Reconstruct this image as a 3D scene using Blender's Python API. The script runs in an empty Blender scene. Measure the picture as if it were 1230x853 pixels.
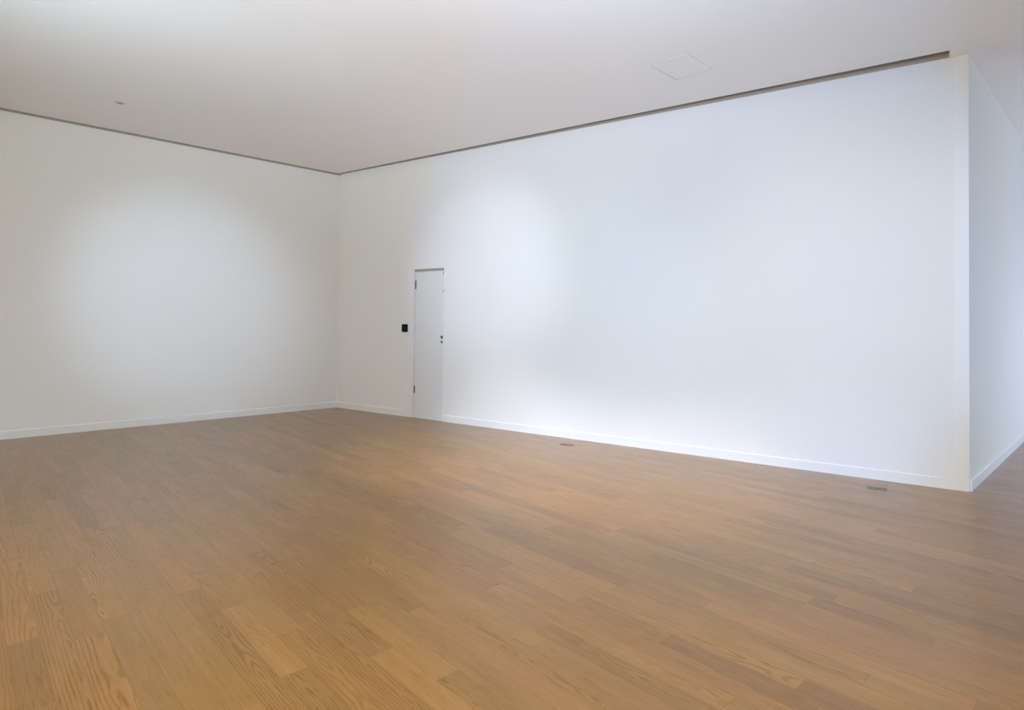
import bpy, bmesh, math, random
from mathutils import Vector, Matrix

C = bpy.context.scene.collection
rnd = random.Random(11)

# ------------------------------------------------------------------ measured layout (metres)
H = 3.767                                        # underside of the ceiling
CX, CY = 4.4673, 8.8640                          # far corner of the room
EX, EY = 6.3219, 1.0039                          # near end of the long wall
L = math.hypot(EX - CX, EY - CY)
T = Vector(((EX - CX) / L, (EY - CY) / L, 0))    # along the long wall
N = Vector((-T.y, T.x, 0))                       # into the long wall
X0, X1, Y0 = -6.0, 11.5, -5.0                    # unseen limits of the room
DOOR0, DOOR1, DOORH = 1.652, 2.212, 2.160        # door opening along the long wall


def on_wall(t, n=0.0, z=0.0):
    return Vector((CX, CY, 0)) + T * t + N * n + Vector((0, 0, z))


WALL_M = Matrix(((T.x, N.x, 0, CX), (T.y, N.y, 0, CY), (0, 0, 1, 0), (0, 0, 0, 1)))


# ------------------------------------------------------------------ helpers
def tag(o, label=None, cat=None, group=None, kind=None):
    if label: o['label'] = label
    if cat: o['category'] = cat
    if group: o['group'] = group
    if kind: o['kind'] = kind
    return o


def link(name, bm, mat, parent=None, matrix=None, smooth=False):
    me = bpy.data.meshes.new(name)
    bmesh.ops.recalc_face_normals(bm, faces=bm.faces)
    bm.to_mesh(me); bm.free()
    if mat: me.materials.append(mat)
    if smooth:
        for p in me.polygons: p.use_smooth = True
    o = bpy.data.objects.new(name, me)
    C.objects.link(o)
    if parent: o.parent = parent
    if matrix is not None: o.matrix_world = matrix
    return o


def empty(name, matrix):
    o = bpy.data.objects.new(name, None)
    o.empty_display_size = 0.1
    C.objects.link(o); o.matrix_world = matrix
    return o


def add_box(bm, lo, hi, bevel=0.0, seg=2):
    v = [bm.verts.new((x, y, z)) for x in (lo[0], hi[0]) for y in (lo[1], hi[1]) for z in (lo[2], hi[2])]
    fs = [bm.faces.new([v[i] for i in q]) for q in
          ((0, 1, 3, 2), (4, 6, 7, 5), (0, 4, 5, 1), (2, 3, 7, 6), (0, 2, 6, 4), (1, 5, 7, 3))]
    bmesh.ops.recalc_face_normals(bm, faces=fs)
    if bevel:
        es = list({e for f in fs for e in f.edges})
        bmesh.ops.bevel(bm, geom=es, offset=bevel, segments=seg, profile=0.5, affect='EDGES')


def add_prism(bm, pts, a, b, axis):
    """polygon pts swept from a to b; axis 'y' -> pts are (x,z), 'z' -> (x,y), 'x' -> (y,z)"""
    def mk(p, s):
        return {'y': (p[0], s, p[1]), 'z': (p[0], p[1], s), 'x': (s, p[0], p[1])}[axis]
    A = [bm.verts.new(mk(p, a)) for p in pts]
    B = [bm.verts.new(mk(p, b)) for p in pts]
    n = len(pts)
    bm.faces.new(A); bm.faces.new(B[::-1])
    for i in range(n):
        bm.faces.new((A[i], B[i], B[(i + 1) % n], A[(i + 1) % n]))


def rounded(w, h, r, seg=6):
    out = []
    for cx, cy, a0 in ((w / 2 - r, h / 2 - r, 0), (-w / 2 + r, h / 2 - r, 90),
                       (-w / 2 + r, -h / 2 + r, 180), (w / 2 - r, -h / 2 + r, 270)):
        for k in range(seg + 1):
            a = math.radians(a0 + 90 * k / seg)
            out.append((cx + r * math.cos(a), cy + r * math.sin(a)))
    return out


def add_lathe(bm, prof, seg=40, axis='z'):
    rings = []
    for r, z in prof:
        rg = []
        for k in range(seg):
            a = 2 * math.pi * k / seg
            p = (r * math.cos(a), r * math.sin(a), z)
            if axis == 'y': p = (p[0], z, p[1])
            rg.append(bm.verts.new(p))
        rings.append(rg)
    for a, b in zip(rings, rings[1:]):
        for k in range(seg):
            bm.faces.new((a[k], a[(k + 1) % seg], b[(k + 1) % seg], b[k]))
    bm.faces.new(rings[0]); bm.faces.new(rings[-1])


# ------------------------------------------------------------------ materials
def node_mat(name):
    m = bpy.data.materials.new(name); m.use_nodes = True
    nt = m.node_tree
    b = nt.nodes['Principled BSDF']
    return m, nt, b


def paint(name, col, rough=0.75, bump=0.02, scale=220.0, spec=0.3):
    m, nt, b = node_mat(name)
    b.inputs['Roughness'].default_value = rough
    b.inputs['Specular IOR Level'].default_value = spec
    tc = nt.nodes.new('ShaderNodeTexCoord')
    n1 = nt.nodes.new('ShaderNodeTexNoise'); n1.inputs['Scale'].default_value = scale
    n1.inputs['Detail'].default_value = 3
    n2 = nt.nodes.new('ShaderNodeTexNoise'); n2.inputs['Scale'].default_value = 0.9
    nt.links.new(tc.outputs['Object'], n1.inputs['Vector'])
    nt.links.new(tc.outputs['Object'], n2.inputs['Vector'])
    mx = nt.nodes.new('ShaderNodeMix'); mx.data_type = 'RGBA'
    mx.inputs['A'].default_value = (*[c * 0.985 for c in col], 1)
    mx.inputs['B'].default_value = (*[min(1, c * 1.015) for c in col], 1)
    nt.links.new(n2.outputs['Fac'], mx.inputs['Factor'])
    nt.links.new(mx.outputs['Result'], b.inputs['Base Color'])
    bp = nt.nodes.new('ShaderNodeBump'); bp.inputs['Strength'].default_value = bump
    bp.inputs['Distance'].default_value = 0.002
    nt.links.new(n1.outputs['Fac'], bp.inputs['Height'])
    nt.links.new(bp.outputs['Normal'], b.inputs['Normal'])
    return m


M_WALL = paint('wall_paint', (0.80, 0.795, 0.785), 0.8)
M_CEIL = paint('ceiling_paint', (0.90, 0.90, 0.90), 0.9)
M_UNSEEN = paint('grey_paint', (0.30, 0.30, 0.31), 0.8)  # unseen walls, darkened to cut bounce light onto the seen ones
M_TRIM = paint('trim_paint', (0.80, 0.80, 0.795), 0.45, 0.005, 60, 0.45)
M_DOOR = paint('door_paint', (0.745, 0.745, 0.735), 0.5, 0.006, 80, 0.4)
M_RECESS_SHADE = paint('recess_shade_brown', (0.40, 0.35, 0.29), 0.8)  # brown stands for the dark inside the ceiling gap and door recess


def metal(name, col, rough, metallic=1.0):
    m, nt, b = node_mat(name)
    b.inputs['Metallic'].default_value = metallic
    tc = nt.nodes.new('ShaderNodeTexCoord')
    mp = nt.nodes.new('ShaderNodeMapping'); mp.inputs['Scale'].default_value = (40, 400, 400)
    n = nt.nodes.new('ShaderNodeTexNoise'); n.inputs['Scale'].default_value = 3
    nt.links.new(tc.outputs['Object'], mp.inputs['Vector'])
    nt.links.new(mp.outputs['Vector'], n.inputs['Vector'])
    r = nt.nodes.new('ShaderNodeMapRange')
    r.inputs['To Min'].default_value = rough - 0.06; r.inputs['To Max'].default_value = rough + 0.06
    nt.links.new(n.outputs['Fac'], r.inputs['Value'])
    nt.links.new(r.outputs['Result'], b.inputs['Roughness'])
    mx = nt.nodes.new('ShaderNodeMix'); mx.data_type = 'RGBA'
    mx.inputs['A'].default_value = (*[c * 0.9 for c in col], 1)
    mx.inputs['B'].default_value = (*[min(1, c * 1.1) for c in col], 1)
    nt.links.new(n.outputs['Fac'], mx.inputs['Factor'])
    nt.links.new(mx.outputs['Result'], b.inputs['Base Color'])
    return m


M_STEEL = metal('brushed_steel', (0.30, 0.29, 0.28), 0.4)
M_DARKSTEEL = metal('dark_steel', (0.10, 0.09, 0.085), 0.4)
M_BLACK = metal('black_plastic', (0.003, 0.003, 0.003), 0.6, 0.0)
M_BLACK2 = metal('black_rocker', (0.006, 0.006, 0.006), 0.5, 0.0)
for m_ in (M_BLACK, M_BLACK2): m_.node_tree.nodes['Principled BSDF'].inputs['Specular IOR Level'].default_value = 0.15
M_PLATE = metal('grey_floor_plate', (0.21, 0.18, 0.14), 0.6, 0.0)
M_SLOT = metal('dark_slot', (0.03, 0.028, 0.025), 0.6, 0.0)
M_SENSOR = paint('sensor_plastic', (0.66, 0.655, 0.64), 0.5, 0.0, 60)


def oak(name, base=(0.245, 0.112, 0.013)):
    """varnished oak: growth rings cut by each board, fine pores, a tone of its own per board"""
    m, nt, b = node_mat(name)
    nd, lk = nt.nodes, nt.links

    def math_(op, a, bb=None, c=None):
        n = nd.new('ShaderNodeMath'); n.operation = op
        for i, v in enumerate((a, bb, c)):
            if v is None: continue
            if isinstance(v, (int, float)): n.inputs[i].default_value = v
            else: lk.new(v, n.inputs[i])
        return n.outputs[0]

    def noise(vec, scale, detail=2, rough=0.5):
        n = nd.new('ShaderNodeTexNoise'); n.inputs['Scale'].default_value = scale
        n.inputs['Detail'].default_value = detail; n.inputs['Roughness'].default_value = rough
        lk.new(vec, n.inputs['Vector']); return n.outputs['Fac']

    def comb(x, y, z):
        n = nd.new('ShaderNodeCombineXYZ')
        for i, v in enumerate((x, y, z)):
            if isinstance(v, (int, float)): n.inputs[i].default_value = v
            else: lk.new(v, n.inputs[i])
        return n.outputs[0]

    def ramp(v, a, c, lo=0.0, hi=1.0):
        n = nd.new('ShaderNodeMapRange'); n.interpolation_type = 'SMOOTHSTEP'
        lk.new(v, n.inputs['Value'])
        n.inputs['From Min'].default_value = a; n.inputs['From Max'].default_value = c
        n.inputs['To Min'].default_value = lo; n.inputs['To Max'].default_value = hi
        return n.outputs['Result']

    uv = nd.new('ShaderNodeUVMap'); uv.uv_map = 'board'
    s = nd.new('ShaderNodeSeparateXYZ'); lk.new(uv.outputs['UV'], s.inputs[0])
    u, v = s.outputs[0], s.outputs[1]
    at = nd.new('ShaderNodeVertexColor'); at.layer_name = 'seed'
    sc = nd.new('ShaderNodeSeparateColor'); lk.new(at.outputs['Color'], sc.inputs[0])
    s1, s2, s3 = sc.outputs[0], sc.outputs[1], sc.outputs[2]
    off = math_('MULTIPLY', s1, 97.0)
    # ring geometry: distance from a wandering heart line
    wob = noise(comb(math_('MULTIPLY', u, 6.0), math_('MULTIPLY_ADD', v, 1.5, off), off), 1.0, 2, 0.45)
    wob2 = noise(comb(math_('MULTIPLY', u, 16.0), math_('MULTIPLY_ADD', v, 4.0, off), 3.7), 1.0, 3, 0.55)
    depth = math_('ADD', math_('MULTIPLY', math_('SUBTRACT', wob, 0.5), 0.16),
                  math_('MULTIPLY_ADD', s2, 0.05, -0.012))
    uu = math_('ADD', math_('SUBTRACT', u, 0.055), math_('MULTIPLY', math_('SUBTRACT', s3, 0.5), 0.09))
    uu = math_('ADD', uu, math_('MULTIPLY', math_('SUBTRACT', wob2, 0.5), 0.006))
    r = math_('SQRT', math_('ADD', math_('MULTIPLY', uu, uu), math_('MULTIPLY', depth, depth)))
    ring = math_('SINE', math_('MULTIPLY', r, math_('MULTIPLY_ADD', s3, 420.0, 360.0)))
    ring = ramp(ring, -0.2, 1.0)
    pores = noise(comb(math_('MULTIPLY', u, 420.0), math_('MULTIPLY_ADD', v, 9.0, off), off), 1.0, 2, 0.6)
    pores = ramp(pores, 0.52, 0.72)
    streak = noise(comb(math_('MULTIPLY', u, 45.0), math_('MULTIPLY_ADD', v, 1.6, off), off), 1.0, 3, 0.55)
    cloud = noise(comb(math_('MULTIPLY', u, 10.0), math_('MULTIPLY_ADD', v, 3.0, off), 8.1), 1.0, 3, 0.5)
    amp = ramp(math_('FRACT', math_('MULTIPLY', s1, 7.31)), 0.15, 1.0, 0.12, 1.0)
    grain = math_('MULTIPLY', ring, amp)
    grain = math_('MULTIPLY', grain, math_('MULTIPLY_ADD', pores, 0.45, 0.55))
    dark = math_('ADD', math_('MULTIPLY', grain, 0.50), math_('MULTIPLY', pores, 0.27))
    dark = math_('ADD', dark, math_('MULTIPLY', math_('SUBTRACT', streak, 0.5), 0.30))
    dark = math_('ADD', dark, math_('MULTIPLY', math_('SUBTRACT', cloud, 0.5), 0.30))
    tone = nd.new('ShaderNodeMapRange'); lk.new(s2, tone.inputs['Value'])
    tone.inputs['To Min'].default_value = 0.85; tone.inputs['To Max'].default_value = 1.17
    val = math_('MULTIPLY', tone.outputs['Result'], math_('SUBTRACT', 1.12, dark))
    hs = nd.new('ShaderNodeHueSaturation')
    hs.inputs['Color'].default_value = (*base, 1)
    lk.new(math_('MULTIPLY_ADD', math_('SUBTRACT', s3, 0.5), 0.007, 0.5), hs.inputs['Hue'])
    lk.new(math_('MULTIPLY_ADD', dark, 0.30, 0.96), hs.inputs['Saturation'])
    lk.new(val, hs.inputs['Value'])
    lk.new(hs.outputs['Color'], b.inputs['Base Color'])
    rough = math_('MULTIPLY_ADD', cloud, 0.08, 0.28)
    lk.new(math_('ADD', rough, math_('MULTIPLY', pores, 0.05)), b.inputs['Roughness'])
    b.inputs['IOR'].default_value = 1.42
    b.inputs['Coat Weight'].default_value = 0.52
    b.inputs['Coat Roughness'].default_value = 0.26
    b.inputs['Coat IOR'].default_value = 1.5
    bp = nd.new('ShaderNodeBump'); bp.inputs['Strength'].default_value = 0.03
    bp.inputs['Distance'].default_value = 0.001; bp.invert = True
    lk.new(math_('ADD', pores, grain), bp.inputs['Height'])
    lk.new(bp.outputs['Normal'], b.inputs['Normal'])
    return m


M_OAK = oak('varnished_oak')
M_GAP = paint('dark_joint', (0.12, 0.065, 0.03), 0.9, 0)

# ------------------------------------------------------------------ floor: strip boards, one mesh
W = 0.11
XB = 0.288                                        # a measured board edge
KNOWN = {                                         # measured butt joints: board index -> list of y
    0: [3.815, 5.15], 2: [3.287, 4.45], 6: [2.305, 3.03], 14: [1.805, 3.25], 5: [1.98, 3.35, 4.7],
    7: [1.2, 2.62, 3.55], 12: [2.42], 3: [4.05], 11: [1.35], 9: [2.2], 16: [1.05, 2.35], 21: [.75, 1.9],
}
TONE = {(0, 3.815): 0.95, (2, 3.287): 0.92, (6, 2.305): 0.90, (6, 0): 0.3, (2, 0): 0.25, (14, 0): 0.3,
        (5, 1.98): 0.35, (14, 1.805): 0.62, (7, 1.2): 0.55}


def make_floor():
    me = bpy.data.meshes.new('floor')
    verts, faces, seeds, uvs = [], [], [], []
    i0, i1 = int((X0 - XB) / W) - 1, int((X1 - XB) / W) + 2
    y_end = 9.1
    for i in range(i0, i1):
        xa = XB + i * W
        ys = [Y0 - rnd.uniform(0, 1.4)]
        known = sorted(KNOWN.get(i, []))
        tgt = known + [y_end]
        for t_ in tgt:
            while t_ - ys[-1] > 1.9:
                ys.append(ys[-1] + rnd.choice((0.55, 0.75, 0.95, 1.15, 1.35, 1.5)) * rnd.uniform(0.92, 1.08))
            if t_ - ys[-1] < 0.25 and len(ys) > 1 and ys[-1] not in known: ys[-1] = t_
            else: ys.append(t_)
        g = 0.0003
        for a, bb in zip(ys, ys[1:]):
            k = len(verts)
            verts += [(xa + g, a + g, 0), (xa + W - g, a + g, 0), (xa + W - g, bb - g, 0), (xa + g, bb - g, 0)]
            faces.append((k, k + 1, k + 2, k + 3))
            s = [rnd.random(), min(1, max(0, rnd.gauss(0.5, 0.23))), rnd.random()]
            for (bi, y_), tn in TONE.items():
                if bi == i and ((y_ and abs(a - y_) < 0.01) or (not y_ and known and abs(bb - known[0]) < 0.01)): s[1] = tn
            seeds.append(s)
            uvs.append([(0, 0), (W, 0), (W, bb - a), (0, bb - a)])
    nb = len(faces)
    k = len(verts)                                # dark bed under the joints
    verts += [(X0, Y0, -.004), (X1, Y0, -.004), (X1, y_end, -.004), (X0, y_end, -.004)]
    faces.append((k, k + 1, k + 2, k + 3)); seeds.append([0, 0, 0]); uvs.append([(0, 0)] * 4)
    me.from_pydata(verts, [], faces)
    col = me.color_attributes.new('seed', 'FLOAT_COLOR', 'CORNER')
    uvl = me.uv_layers.new(name='board')
    for f, p in enumerate(me.polygons):
        for j, li in enumerate(p.loop_indices):
            col.data[li].color = (*seeds[f], 1)
            uvl.data[li].uv = uvs[f][j]
        p.material_index = 0 if f < nb else 1
    me.materials.append(M_OAK); me.materials.append(M_GAP)
    o = bpy.data.objects.new('floor', me); C.objects.link(o)
    return tag(o, 'honey coloured oak strip floor of long narrow boards', 'floor', kind='structure')


make_floor()

# ------------------------------------------------------------------ walls
ZT = 3.93                                         # walls run up behind the ceiling's shadow gap
bm = bmesh.new()
add_prism(bm, [(-0.25, 0), (DOOR0, 0), (DOOR0, DOORH), (DOOR1, DOORH), (DOOR1, 0), (7.972, 0), (7.972, ZT), (-0.25, ZT)], 0, 0.28, 'y')
tag(link('wall_right', bm, M_WALL, matrix=WALL_M), 'long brightly lit white wall with a narrow door in it', 'wall', kind='structure')

bm = bmesh.new(); add_box(bm, (X0, CY, 0), (CX + 0.12, CY + 0.28, ZT))
tag(link('wall_left', bm, M_WALL), 'white wall on the left with one soft round pool of light', 'wall', kind='structure')

bm = bmesh.new(); add_box(bm, (EX + 0.003, EY, 0), (X1, EY + 0.25, H))
tag(link('wall_passage', bm, M_WALL), 'bluish white wall going back beyond the corner post', 'wall', kind='structure')

bm = bmesh.new(); add_box(bm, (7.972, -0.007, 0), (8.078, 0.27, H), 0.002, 2)
tag(link('trim_1', bm, M_TRIM, matrix=WALL_M), 'white full height corner post ending the long wall', 'trim', kind='structure')


def wall_with_openings(name, label, axis, at, a0, a1, thick, wins, z0=0.5, z1=3.2):
    bm = bmesh.new()
    def bx(p, q, za, zb):
        if axis == 'x': add_box(bm, (min(at, at + thick), p, za), (max(at, at + thick), q, zb))
        else: add_box(bm, (p, min(at, at + thick), za), (q, max(at, at + thick), zb))
    cur = a0
    for p, q in wins:
        bx(cur, p, 0, ZT); bx(p, q, 0, z0); bx(p, q, z1, ZT); cur = q
    bx(cur, a1, 0, ZT)
    tag(link(name, bm, M_UNSEEN), label, 'wall', kind='structure')


wall_with_openings('wall_back', 'grey wall with window openings behind the viewer', 'y', Y0, X0, X1, -0.25, [(-4.5, -0.5), (7.5, 10.9)], 0.15)
wall_with_openings('wall_side', 'grey side wall with window openings left of the viewer', 'x', X0, Y0, CY + .28, -0.25, [(-1.55, 1.95)])
wall_with_openings('wall_far', 'grey wall with a window at the end of the passage', 'x', X1, Y0, EY + .25, 0.25, [(-4.0, 0.4)], 0.1)

# ------------------------------------------------------------------ ceiling with a shadow gap along the two walls
gl = 0.034
def gap_edge(t):                                  # distance of the panel's edge from the long wall
    return 0.062 + (0.172 - 0.062) * t / 7.94
p_far = on_wall(0.035, -gap_edge(0)); p_far.y = CY - gl
p_near = on_wall(7.94, -gap_edge(7.94)); p_in = on_wall(7.94, 0.27)
poly = [(X0, Y0), (X1, Y0), (X1, EY + 0.25), (EX + 0.35, EY + 0.25), (p_in.x, p_in.y), (p_near.x, p_near.y),
        (p_far.x, p_far.y), (X0, CY - gl)]
bm = bmesh.new()
add_prism(bm, poly, H, H + 0.10, 'z')
add_box(bm, (X0 - .25, Y0 - .25, ZT), (X1 + .25, CY + .3, ZT + .12))
tag(link('ceiling', bm, M_CEIL), 'smooth white ceiling with a thin shadow gap along the walls', 'ceiling', kind='structure')

# brown strips that paint the shade inside the gap
bm = bmesh.new()
add_box(bm, (0.0, -0.004, H + 0.002), (7.94, 0.0, ZT))
tag(link('gap_shade_right', bm, M_RECESS_SHADE, matrix=WALL_M), 'thin brown strip of painted shade above the long lit wall', 'trim', kind='structure')
bm = bmesh.new()
add_box(bm, (X0, CY - 0.004, H - 0.020), (CX, CY, ZT))
tag(link('gap_shade_left', bm, M_RECESS_SHADE), 'thin brown strip of painted shade above the left wall', 'trim', kind='structure')

# ------------------------------------------------------------------ baseboards
def base_profile(d):                              # (depth, z) with an eased top edge; depth grows towards the room
    return [(0, 0.0), (-d, 0.0), (-d, 0.086), (-d + 0.002, 0.090), (-d + 0.005, 0.0925), (0, 0.094)]


def baseboard(bm, p, q, d=0.014):
    pr = base_profile(d); q_ = [(n, z) for n, z in pr]
    add_prism(bm, q_, p, q, 'x')


bm = bmesh.new(); baseboard(bm, 0.0, 1.545); baseboard(bm, 2.235, 7.972, 0.012)
tag(link('baseboard_right', bm, M_TRIM, matrix=WALL_M), 'white baseboard along the foot of the long lit wall', 'baseboard', kind='structure')
bm = bmesh.new()
add_prism(bm, [(CY + n, z) for n, z in base_profile(0.014)], X0, CX - 0.002, 'x')
tag(link('baseboard_left', bm, M_TRIM), 'white baseboard along the foot of the left wall', 'baseboard', kind='structure')
bm = bmesh.new()
add_prism(bm, [(EY + n, z) for n, z in base_profile(0.014)], EX + 0.02, X1, 'x')
tag(link('baseboard_passage', bm, M_TRIM), 'white baseboard running back beyond the corner post', 'baseboard', kind='structure')

# ------------------------------------------------------------------ door
door = empty('door_1', WALL_M @ Matrix.Translation((0.5 * (DOOR0 + DOOR1), 0, 0)))
tag(door, 'narrow flush white door set into the long wall near the corner', 'door', kind='structure')
HW = 0.5 * (DOOR1 - DOOR0)


def dpart(name, bm, mat, smooth=False, parent=None, label=None):
    o = link(name, bm, mat, parent or door, smooth=smooth)
    if label: o['label'] = label
    return o


bm = bmesh.new()                                  # leaf, set 12 mm back
add_box(bm, (-HW + 0.012, 0.012, 0.030), (HW - 0.008, 0.050, DOORH - 0.036), 0.0015, 2)
dpart('door_leaf', bm, M_DOOR)
bm = bmesh.new()                                  # lining around the leaf
add_prism(bm, [(-HW, 0), (-HW + 0.009, 0), (-HW + 0.009, DOORH - 0.028), (HW - 0.006, DOORH - 0.028), (HW - 0.006, 0), (HW, 0),
               (HW, DOORH), (-HW, DOORH)], 0.004, 0.12, 'y')
dpart('door_frame', bm, M_TRIM)
bm = bmesh.new(); add_box(bm, (-HW - 0.107, -0.008, 0), (-HW, 0.006, DOORH - 0.04), 0.0015, 2)
dpart('casing', bm, M_TRIM)
bm = bmesh.new(); add_box(bm, (HW, -0.005, 0), (HW + 0.022, 0.006, DOORH), 0.001, 1)
dpart('jamb_bead', bm, M_TRIM)
bm = bmesh.new(); add_box(bm, (-HW - 0.02, -0.010, DOORH - 0.002), (HW + 0.022, 0.005, DOORH + 0.014), 0.001, 1)
dpart('head_bead', bm, M_TRIM)
bm = bmesh.new(); add_box(bm, (-HW + 0.009, 0.003, 0), (HW - 0.006, 0.055, 0.026), 0.002, 2)
dpart('threshold', bm, M_TRIM)
bm = bmesh.new(); add_box(bm, (-HW - 0.004, 0.0, DOORH - 0.034), (HW, 0.11, DOORH - 0.001))
dpart('head_reveal', bm, M_RECESS_SHADE, label='brownish strip over the door leaf')


def hinge(z0, z1):
    bm = bmesh.new()
    add_box(bm, (-HW + 0.012, 0.008, z0), (-HW + 0.030, 0.0135, z1), 0.001, 1)
    h = dpart('hinge', bm, M_STEEL, label='grey steel hinge')
    b2 = bmesh.new()
    n = 5
    dz = (z1 - z0) / n
    for k in range(n):
        pr = [(0.0052, z0 + k * dz + 0.0008), (0.0060, z0 + k * dz + 0.002), (0.0060, z0 + (k + 1) * dz - 0.002), (0.0052, z0 + (k + 1) * dz - 0.0008)]
        base = len(b2.verts)
        add_lathe(b2, pr, 16)
        b2.verts.ensure_lookup_table()
        for vv in list(b2.verts)[base:]:
            vv.co.x += -HW + 0.018; vv.co.y += 0.004
    dpart('hinge_knuckle', b2, M_DARKSTEEL, True, parent=h)
    return h


hinge(1.872, 1.996)
hinge(0.355, 0.462)


def rosette(z, r, keyhole):
    bm = bmesh.new()
    add_lathe(bm, [(r, 0.0125), (r, 0.0085), (r * 0.86, 0.0065), (r * 0.2, 0.0065)], 32, 'y')
    for vv in bm.verts: vv.co.x += HW - 0.034; vv.co.z += z
    o = dpart('lock_rosette' if keyhole else 'latch_rosette', bm, M_STEEL, True, label='small round steel rosette')
    b2 = bmesh.new()
    if keyhole:
        add_lathe(b2, [(0.006, 0.0068), (0.006, 0.0058), (0.002, 0.0058)], 20, 'y')
        add_box(b2, (-0.0025, 0.0058, -0.014), (0.0025, 0.0068, 0.0))
    else:
        add_lathe(b2, [(0.011, 0.0068), (0.011, -0.004), (0.009, -0.006), (0.004, -0.007)], 24, 'y')
    for vv in b2.verts: vv.co.x += HW - 0.034; vv.co.z += z
    dpart('keyhole' if keyhole else 'turn_knob', b2, M_DARKSTEEL, parent=o)


rosette(1.180, 0.024, False)
rosette(1.112, 0.020, True)
for z0, z1, nm in ((2.070, 2.108, 'contact_plate'), (1.820, 1.846, 'strike_plate')):
    bm = bmesh.new(); add_box(bm, (HW - 0.020, 0.0, z0), (HW - 0.004, 0.014, z1), 0.002, 2)
    o = dpart(nm, bm, M_STEEL)
    b2 = bmesh.new()
    add_lathe(b2, [(0.003, 0.0), (0.003, -0.001), (0.001, -0.0014)], 12, 'y')
    for vv in b2.verts: vv.co.x += HW - 0.012; vv.co.z += 0.5 * (z0 + z1)
    dpart('screw', b2, M_DARKSTEEL, parent=o)

# ------------------------------------------------------------------ black wall switch by the door
sw = empty('light_switch', WALL_M @ Matrix.Translation((1.479, 0, 1.297)))
tag(sw, 'small black square switch plate on the wall left of the white door', 'switch')
bm = bmesh.new(); add_prism(bm, rounded(0.110, 0.118, 0.016), -0.0135, -0.0002, 'y')
bmesh.ops.bevel(bm, geom=[e for e in bm.edges if all(abs(v.co.y + 0.0135) < 1e-5 for v in e.verts)], offset=0.0025, segments=2, affect='EDGES')
link('switch_plate', bm, M_BLACK, sw)
bm = bmesh.new(); add_prism(bm, rounded(0.062, 0.070, 0.006), -0.0175, -0.0135, 'y')
bmesh.ops.bevel(bm, geom=[e for e in bm.edges if all(abs(v.co.y + 0.0175) < 1e-5 for v in e.verts)], offset=0.0015, segments=2, affect='EDGES')
link('rocker', bm, M_BLACK2, sw)

# ------------------------------------------------------------------ floor boxes
def floor_outlet(name, t, n, mat, label, lx, ly):
    o = empty(name, WALL_M @ Matrix.Translation((t, n, 0)))
    tag(o, label, 'floor outlet')
    bm = bmesh.new()                               # rim: a ring 4 mm proud
    out = [(-lx / 2, -ly / 2), (lx / 2, -ly / 2), (lx / 2, ly / 2), (-lx / 2, ly / 2)]
    inn = [(a * (1 - 0.024 / lx), b * (1 - 0.024 / ly)) for a, b in out]
    lv = {}
    for nm, ring, z in (('o0', out, 0.0), ('o1', out, 0.003), ('i1', inn, 0.004), ('i0', inn, 0.0)):
        lv[nm] = [bm.verts.new((a, b, z)) for a, b in ring]
    for p, q in (('o0', 'o1'), ('o1', 'i1'), ('i1', 'i0')):
        for k in range(4):
            bm.faces.new((lv[p][k], lv[p][(k + 1) % 4], lv[q][(k + 1) % 4], lv[q][k]))
    link('rim', bm, mat[0], o)
    bm = bmesh.new(); add_box(bm, (-lx / 2 + 0.015, -ly / 2 + 0.015, 0.0), (lx / 2 - 0.015, ly / 2 - 0.015, 0.003), 0.001, 1)
    lid = link('lid', bm, mat[1], o)
    bm = bmesh.new()
    add_box(bm, (-0.022, -ly / 2 + 0.020, 0.003), (0.022, -ly / 2 + 0.032, 0.0042), 0.0005, 1)
    link('finger_pull', bm, mat[2], lid)
    return o


def wall_tn(x, y):
    d = Vector((x - CX, y - CY, 0)); return d.dot(T), d.dot(N)


M_LIDWOOD = paint('lid_oak', (0.27, 0.135, 0.035), 0.4, 0.004, 50, 0.5)
M_RIMWOOD = paint('rim_bronze', (0.17, 0.09, 0.035), 0.4, 0.004, 50, 0.5)
t_, n_ = wall_tn(5.815, 1.560)
floor_outlet('floor_outlet', t_, n_, (M_PLATE, M_PLATE, M_SLOT), 'grey metal floor outlet lid near the foot of the corner post', 0.145, 0.090)
t_, n_ = wall_tn(5.135, 4.52)
floor_outlet('floor_outlet', t_, n_, (M_RIMWOOD, M_LIDWOOD, M_RIMWOOD), 'faint wood toned floor outlet lid close to the middle of the long wall', 0.15, 0.085)

# ------------------------------------------------------------------ ceiling hatch and ceiling sensor
hx, hy, hw, hd = 4.800, 2.872, 0.43, 0.375
hatch = empty('ceiling_access_panel', Matrix.Translation((hx, hy, H)))
tag(hatch, 'white square access panel outlined faintly in the ceiling', 'access panel')
bm = bmesh.new()
fw = 0.010
def ring_pts(w, d): return [(-w / 2, -d / 2), (w / 2, -d / 2), (w / 2, d / 2), (-w / 2, d / 2)]
lv = [[bm.verts.new((a, b, z)) for a, b in ring_pts(w, d)] for w, d, z in
      ((hw, hd, 0.0), (hw, hd, -0.0025), (hw - 2 * fw, hd - 2 * fw, -0.0025), (hw - 2 * fw, hd - 2 * fw, 0.0))]
for p, q in zip(lv, lv[1:]):
    for k in range(4): bm.faces.new((p[k], p[(k + 1) % 4], q[(k + 1) % 4], q[k]))
M_FRAME = paint('hatch_frame_paint', (0.70, 0.695, 0.69), 0.7)
link('panel_frame', bm, M_FRAME, hatch)
bm = bmesh.new(); add_box(bm, (-hw / 2 + fw + .0015, -hd / 2 + fw + .0015, -0.0012), (hw / 2 - fw - .0015, hd / 2 - fw - .0015, 0.0))
link('panel_door', bm, M_CEIL, hatch)

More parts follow.
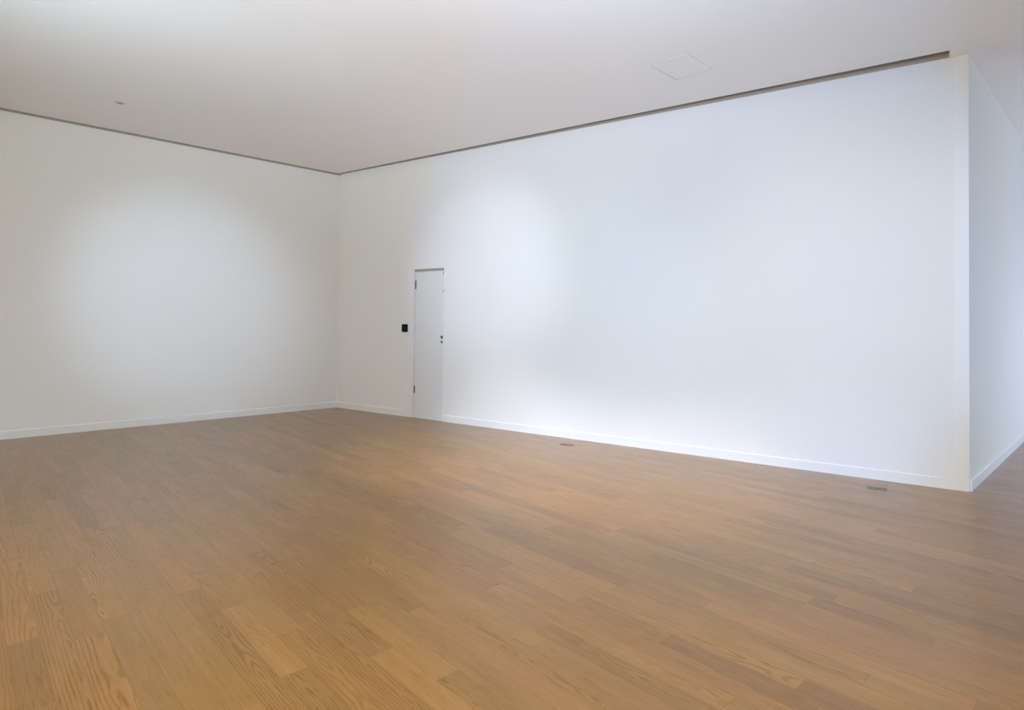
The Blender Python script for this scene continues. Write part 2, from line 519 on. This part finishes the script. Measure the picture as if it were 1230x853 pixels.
sen = empty('ceiling_sensor', Matrix.Translation((1.243, 7.674, H)))
tag(sen, 'small round grey sensor on the ceiling towards the left wall', 'sensor')
bm = bmesh.new(); add_lathe(bm, [(0.050, 0.0), (0.050, -0.002), (0.046, -0.004), (0.030, -0.005)], 40)
link('sensor_base', bm, M_SENSOR, sen, smooth=False)
bm = bmesh.new(); add_lathe(bm, [(0.026, -0.005), (0.024, -0.007), (0.016, -0.009), (0.005, -0.0095)], 32)
link('sensor_lens', bm, metal('sensor_lens_grey', (0.36, 0.355, 0.34), 0.6, 0.0), sen, smooth=True)

# ------------------------------------------------------------------ light: daylight in the window openings, gallery spots, floods, added fill spots
LIGHTS = {}


def area(name, loc, aim, sx, sy, rgb, spread=180):
    d = bpy.data.lights.new(name, 'AREA'); d.shape = 'RECTANGLE'; d.size = sx; d.size_y = sy
    d.spread = math.radians(spread)
    o = bpy.data.objects.new(name, d); C.objects.link(o)
    o.location = loc
    o.rotation_euler = (Vector(aim) - Vector(loc)).to_track_quat('-Z', 'Y').to_euler()
    put(name, d, rgb)


def spot(name, loc, aim, cone, blend, rgb, radius=0.15):
    d = bpy.data.lights.new(name, 'SPOT'); d.spot_size = math.radians(cone); d.spot_blend = blend
    d.shadow_soft_size = radius
    o = bpy.data.objects.new(name, d); C.objects.link(o)
    o.location = loc
    o.rotation_euler = (Vector(aim) - Vector(loc)).to_track_quat('-Z', 'Y').to_euler()
    put(name, d, rgb)


def put(name, d, rgb):
    e = max(rgb)
    d.energy = e
    d.color = tuple(c / e for c in rgb) if e > 0 else (1, 1, 1)
    LIGHTS[name] = d


POWER = {
    'flood_right': (28.0, 200.0, 620.0),
    'flood_soft': (0.5, 85.0, 92.7),
    'floor_spot_a': (600.0, 625.0, 700.0),
    'floor_spot_b': (480.0, 480.0, 580.0),
    'floor_spot_c': (640.0, 610.0, 560.0),
    'floor_spot_d': (230.0, 245.0, 350.0),
    'gallery_spot_left': (287.1, 369.9, 498.1),
    'gallery_spot_right_a': (240.5, 266.0, 330.0),
    'gallery_spot_right_b': (101.1, 150.4, 182.2),
    'gallery_spot_right_c': (25.2, 47.2, 96.5),
    'gallery_spot_right_d': (130.0, 136.0, 115.0),
    'gallery_spot_right_e': (18.0, 22.0, 40.0),
    'uplighter_a': (2160.0, 2260.0, 2560.0),
    'uplighter_b': (0.0, 0.0, 0.0),
    'uplighter_c': (0.0, 48.3, 82.8),
    'uplighter_d': (62.3, 88.2, 102.2),
    'uplighter_e': (435.6, 651.2, 930.1),
    'window_light_back': (0.0, 0.0, 0.0),
    'window_light_passage': (40.7, 34.5, 69.7),
    'window_light_passage_b': (79.3, 111.2, 119.1),
    'window_light_side': (381.0, 396.0, 350.0),
}


def P(name, default=(100, 100, 100)):
    return POWER.get(name, default)


area('window_light_back', (-2.5, Y0 - 0.05, 1.85), (-2.5, 0, 1.85), 4.0, 2.7, P('window_light_back'))
area('window_light_side', (X0 - 0.05, 0.2, 1.7), (0, 0.2, 1.3), 3.5, 2.7, P('window_light_side'))
area('window_light_passage', (X1 + 0.05, -1.8, 1.10), (0, -1.8, 0.8), 4.4, 1.9, P('window_light_passage'))
area('window_light_passage_b', (9.2, Y0 - 0.05, 1.0), (9.2, 0, 0.2), 3.4, 1.6, P('window_light_passage_b'), 150)
spot('gallery_spot_left', (0.4, 3.2, 3.55), (2.25, CY, 1.66), 34, 1.0, P('gallery_spot_left'))
for k, (tt, zz, cone) in enumerate(((2.95, 2.1, 36), (4.2, 1.5, 50), (5.8, 1.5, 56), (7.1, 1.8, 48), (7.9, 1.6, 38))):
    w = on_wall(tt, 0, zz); s = on_wall(tt + (0.5 if k == 0 else -0.4 if k == 4 else -0.1), -4.7, 3.45)
    spot('gallery_spot_right_%s' % 'abcde'[k], s, w, cone, 1.0, P('gallery_spot_right_%s' % 'abcde'[k]))
for k, (tt, nn) in enumerate(((3.5, -1.3), (4.6, -1.5), (5.7, -1.5), (6.9, -1.3))):  # added spots, standing in for the pale haze on the floor
    w = on_wall(tt, nn, 0); s = on_wall(tt + (0.6 if k == 0 else 0.3), -4.7, 3.45)
    spot('floor_spot_%s' % 'abcd'[k], s, w, 37, 1.0, P('floor_spot_%s' % 'abcd'[k]))
spot('flood_right', (-1.47, -2.02, 2.2), (5.72, 3.55, 2.0), 39.4, 0.16, P('flood_right'))
spot('flood_soft', (-1.47, -2.02, 2.2), (5.71, 3.60, 1.8), 40, 1.0, P('flood_soft'))
for k, (x, y, ax, ay) in enumerate(((-0.6, -0.8, 0.3, 0.4), (-1.6, 2.2, -0.8, 3.0), (2.2, -0.6, 3.0, 0.6), (-0.4, 4.5, 1.5, 6.2), (-2.0, 0.6, -1.0, 1.6))):
    spot('uplighter_%s' % 'abcde'[k], (x, y, 1.9), (ax, ay, H), 100, 1.0, P('uplighter_%s' % 'abcde'[k]), 0.2)  # unseen upward spots added to brighten the ceiling

wd = bpy.data.worlds.new('daylight'); bpy.context.scene.world = wd; wd.use_nodes = True
wd.node_tree.nodes['Background'].inputs[0].default_value = (0.75, 0.86, 1.0, 1)
wd.node_tree.nodes['Background'].inputs[1].default_value = 0.3

# ------------------------------------------------------------------ camera
yaw, pitch, roll, fpx, cyp = 0.753636983, 0.0187874016, 0.0118684109, 707.95, 374.0
Fv = Vector((math.sin(yaw) * math.cos(pitch), math.cos(yaw) * math.cos(pitch), math.sin(pitch)))
R0 = Vector((math.cos(yaw), -math.sin(yaw), 0)); U0 = R0.cross(Fv)
R_ = R0 * math.cos(roll) + U0 * math.sin(roll); U_ = U0 * math.cos(roll) - R0 * math.sin(roll)
cd = bpy.data.cameras.new('camera'); cam = bpy.data.objects.new('camera', cd); C.objects.link(cam)
cam.matrix_world = Matrix(((R_.x, U_.x, -Fv.x, 0), (R_.y, U_.y, -Fv.y, 0), (R_.z, U_.z, -Fv.z, 1.4), (0, 0, 0, 1)))
cd.sensor_width = 36; cd.sensor_fit = 'HORIZONTAL'
cd.lens = 36 * fpx / 1230
cd.shift_y = -(853 / 2 - cyp) / 1230
cd.clip_start = 0.05; cd.clip_end = 100
S = bpy.context.scene
S.camera = cam
S.view_settings.view_transform = 'Standard'; S.view_settings.look = 'None'
S.view_settings.gamma = 1; S.view_settings.exposure = 0; S.view_settings.use_curve_mapping = False
S.cycles.use_denoising = True; S.cycles.denoising_prefilter = 'ACCURATE'
S.cycles.max_bounces = 14; S.cycles.diffuse_bounces = 10; S.cycles.glossy_bounces = 5
S.cycles.sample_clamp_indirect = 6
